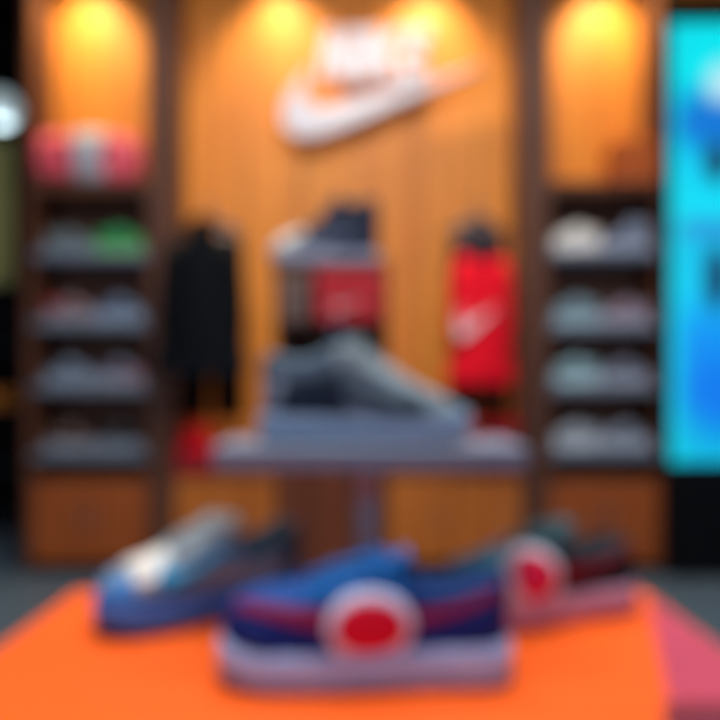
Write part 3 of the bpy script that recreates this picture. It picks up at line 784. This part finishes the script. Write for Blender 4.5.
gl = thing('globe_lamp', 'glowing white globe lamp hanging from the black ceiling', 'lamp', (PX(1, 5.2), 5.2, PZ(108, 5.2)))
obj('globe', lathe([(.13 * math.sin(PI * i / 12), -.13 * math.cos(PI * i / 12)) for i in range(13)], 24), emit('globe_glow', (180, 200, 206), .6), gl, True)
obj('cap', lathe([(0, .12), (.05, .12), (.05, .15), (0, .16)], 16), BLACK, gl)
obj('cable', tube([(0, 0, .15), (0, 0, CEIL - PZ(110, 5.2))], .006, 6), BLACK, gl)

# ------------------------------------------------------------------ lamps
l = bpy.data.lights.new('globe_light', 'POINT'); l.energy = 10; l.color = (.9, .97, 1); l.shadow_soft_size = .14
lo = bpy.data.objects.new('globe_light', l); COL.objects.link(lo); lo.parent = gl; lo.location = (0, 0, -.2)
def spot_fixture(x, y, power, label, size=95, tilt=10, col=(1, .80, .52), z=CEIL):
    t = thing('ceiling_spotlight', label, 'spotlight', (x, y, z))
    obj('housing', lathe([(.034, -.0), (.036, -.10), (.040, -.12), (.034, -.12), (.030, -.095), (0, -.095)], 20), BLACK, t, True)
    obj('lens', lathe([(0, -.098), (.029, -.098), (.029, -.102), (0, -.102)], 20), emit('spot_lens', (255, 214, 150), 3.0), t)
    l = bpy.data.lights.new('spot_light', 'SPOT'); l.energy = power; l.color = col; l.spot_size = math.radians(size); l.spot_blend = .85; l.shadow_soft_size = .03
    lo = bpy.data.objects.new('spot_light', l); COL.objects.link(lo); lo.parent = t
    lo.location = (0, 0, -.125); lo.rotation_euler = (math.radians(tilt), 0, 0)
    return t
for px_, yy, lab in ((90, 4.05, 'black ceiling spotlight over the red duffel bag'), (281, 4.05, 'black ceiling spotlight over the start of the lettering'),
                     (428, 4.05, 'black ceiling spotlight over the end of the lettering'), (602, 4.05, 'black ceiling spotlight over the rust brown shoe box')):
    spot_fixture(PX(px_, 4.3), yy, 96 if px_ in (90, 602) else 78, lab, 90, 5, (1, .84, .50))

def fill_light(x, y, sx, sy, power, label, col=(1, .95, .9)):  # fill lights added out of view to brighten table and wall shelves
    t = thing('ceiling_fill_light', label, 'fill light', (x, y, CEIL))
    bm = bx((0, 0, -.02), (sx + .06, sy + .06, .036), .004)
    obj('frame', bm, BLACK, t)
    obj('diffuser', bx((0, 0, -.040), (sx, sy, .006)), emit('fill_glow', (255, 248, 240), 2.0), t)
    l = bpy.data.lights.new('fill_light', 'AREA'); l.shape = 'RECTANGLE'; l.size = sx; l.size_y = sy; l.energy = power; l.color = col
    lo = bpy.data.objects.new('fill_light', l); COL.objects.link(lo); lo.parent = t; lo.location = (0, 0, -.05)
    return t
fill_light(0, .9, 1.2, .6, 78, 'added unseen ceiling fill light above the orange table')
fill_light(0, 2.3, 2.6, .4, 66, 'added unseen ceiling fill light between the table and the emblem wall')
# unseen spot added to brighten the sign
def sign_fill_spot(x, y, target, power, size, label, col=(1, .96, .92)):
    t = thing('ceiling_spotlight', label, 'spotlight', (x, y, CEIL))
    d = (Vector(target) - Vector((x, y, CEIL - .12))).normalized()
    q = (-d).to_track_quat('Z', 'Y')
    hb = lathe([(0, .10), (.035, .10), (.04, -.04), (.034, -.04), (.03, -.02), (0, -.02)], 20)
    bmesh.ops.transform(hb, matrix=q.to_matrix().to_4x4(), verts=hb.verts[:]); bmesh.ops.translate(hb, vec=(0, 0, -.12), verts=hb.verts[:])
    obj('housing', hb, BLACK, t, True)
    obj('stem', tube([(0, 0, 0), (0, 0, -.10)], .01), BLACK, t)
    l = bpy.data.lights.new('spot_light', 'SPOT'); l.energy = power; l.color = col; l.spot_size = math.radians(size); l.spot_blend = .6; l.shadow_soft_size = .03
    lo = bpy.data.objects.new('spot_light', l); COL.objects.link(lo); lo.parent = t; lo.location = Vector((0, 0, -.12)) + d * .06; lo.rotation_euler = q.to_euler()
    return t
sign_fill_spot(-.1, 2.9, (PX(365, DS), DS, PZ(80, DS)), 18, 26, 'added ceiling spotlight out of view, brightening the white lettering')

# ------------------------------------------------------------------ world, camera, view
w = bpy.data.worlds.new('store_world'); SC.world = w; w.use_nodes = True
bg = w.node_tree.nodes['Background']; bg.inputs[0].default_value = (.72, .80, 1.0, 1); bg.inputs[1].default_value = .5

cam = bpy.data.cameras.new('camera'); co = bpy.data.objects.new('camera', cam); COL.objects.link(co)
co.location = (0, 0, CZ); co.rotation_euler = (PI / 2, 0, 0)
cam.sensor_width = 36; cam.lens = 35; cam.sensor_fit = 'HORIZONTAL'
cam.shift_y = (HY - 360) / 720.0
cam.clip_start = .05
cam.dof.use_dof = True
cam.dof.focus_distance = .10      # lens left focused on something very close: the whole shop is soft
cam.dof.aperture_fstop = 7.4
SC.camera = co
vs = SC.view_settings
vs.view_transform = 'Standard'; vs.look = 'None'; vs.exposure = 0.0; vs.gamma = 1.0; vs.use_curve_mapping = False
SC.cycles.use_denoising = True
SC.cycles.max_bounces = 8
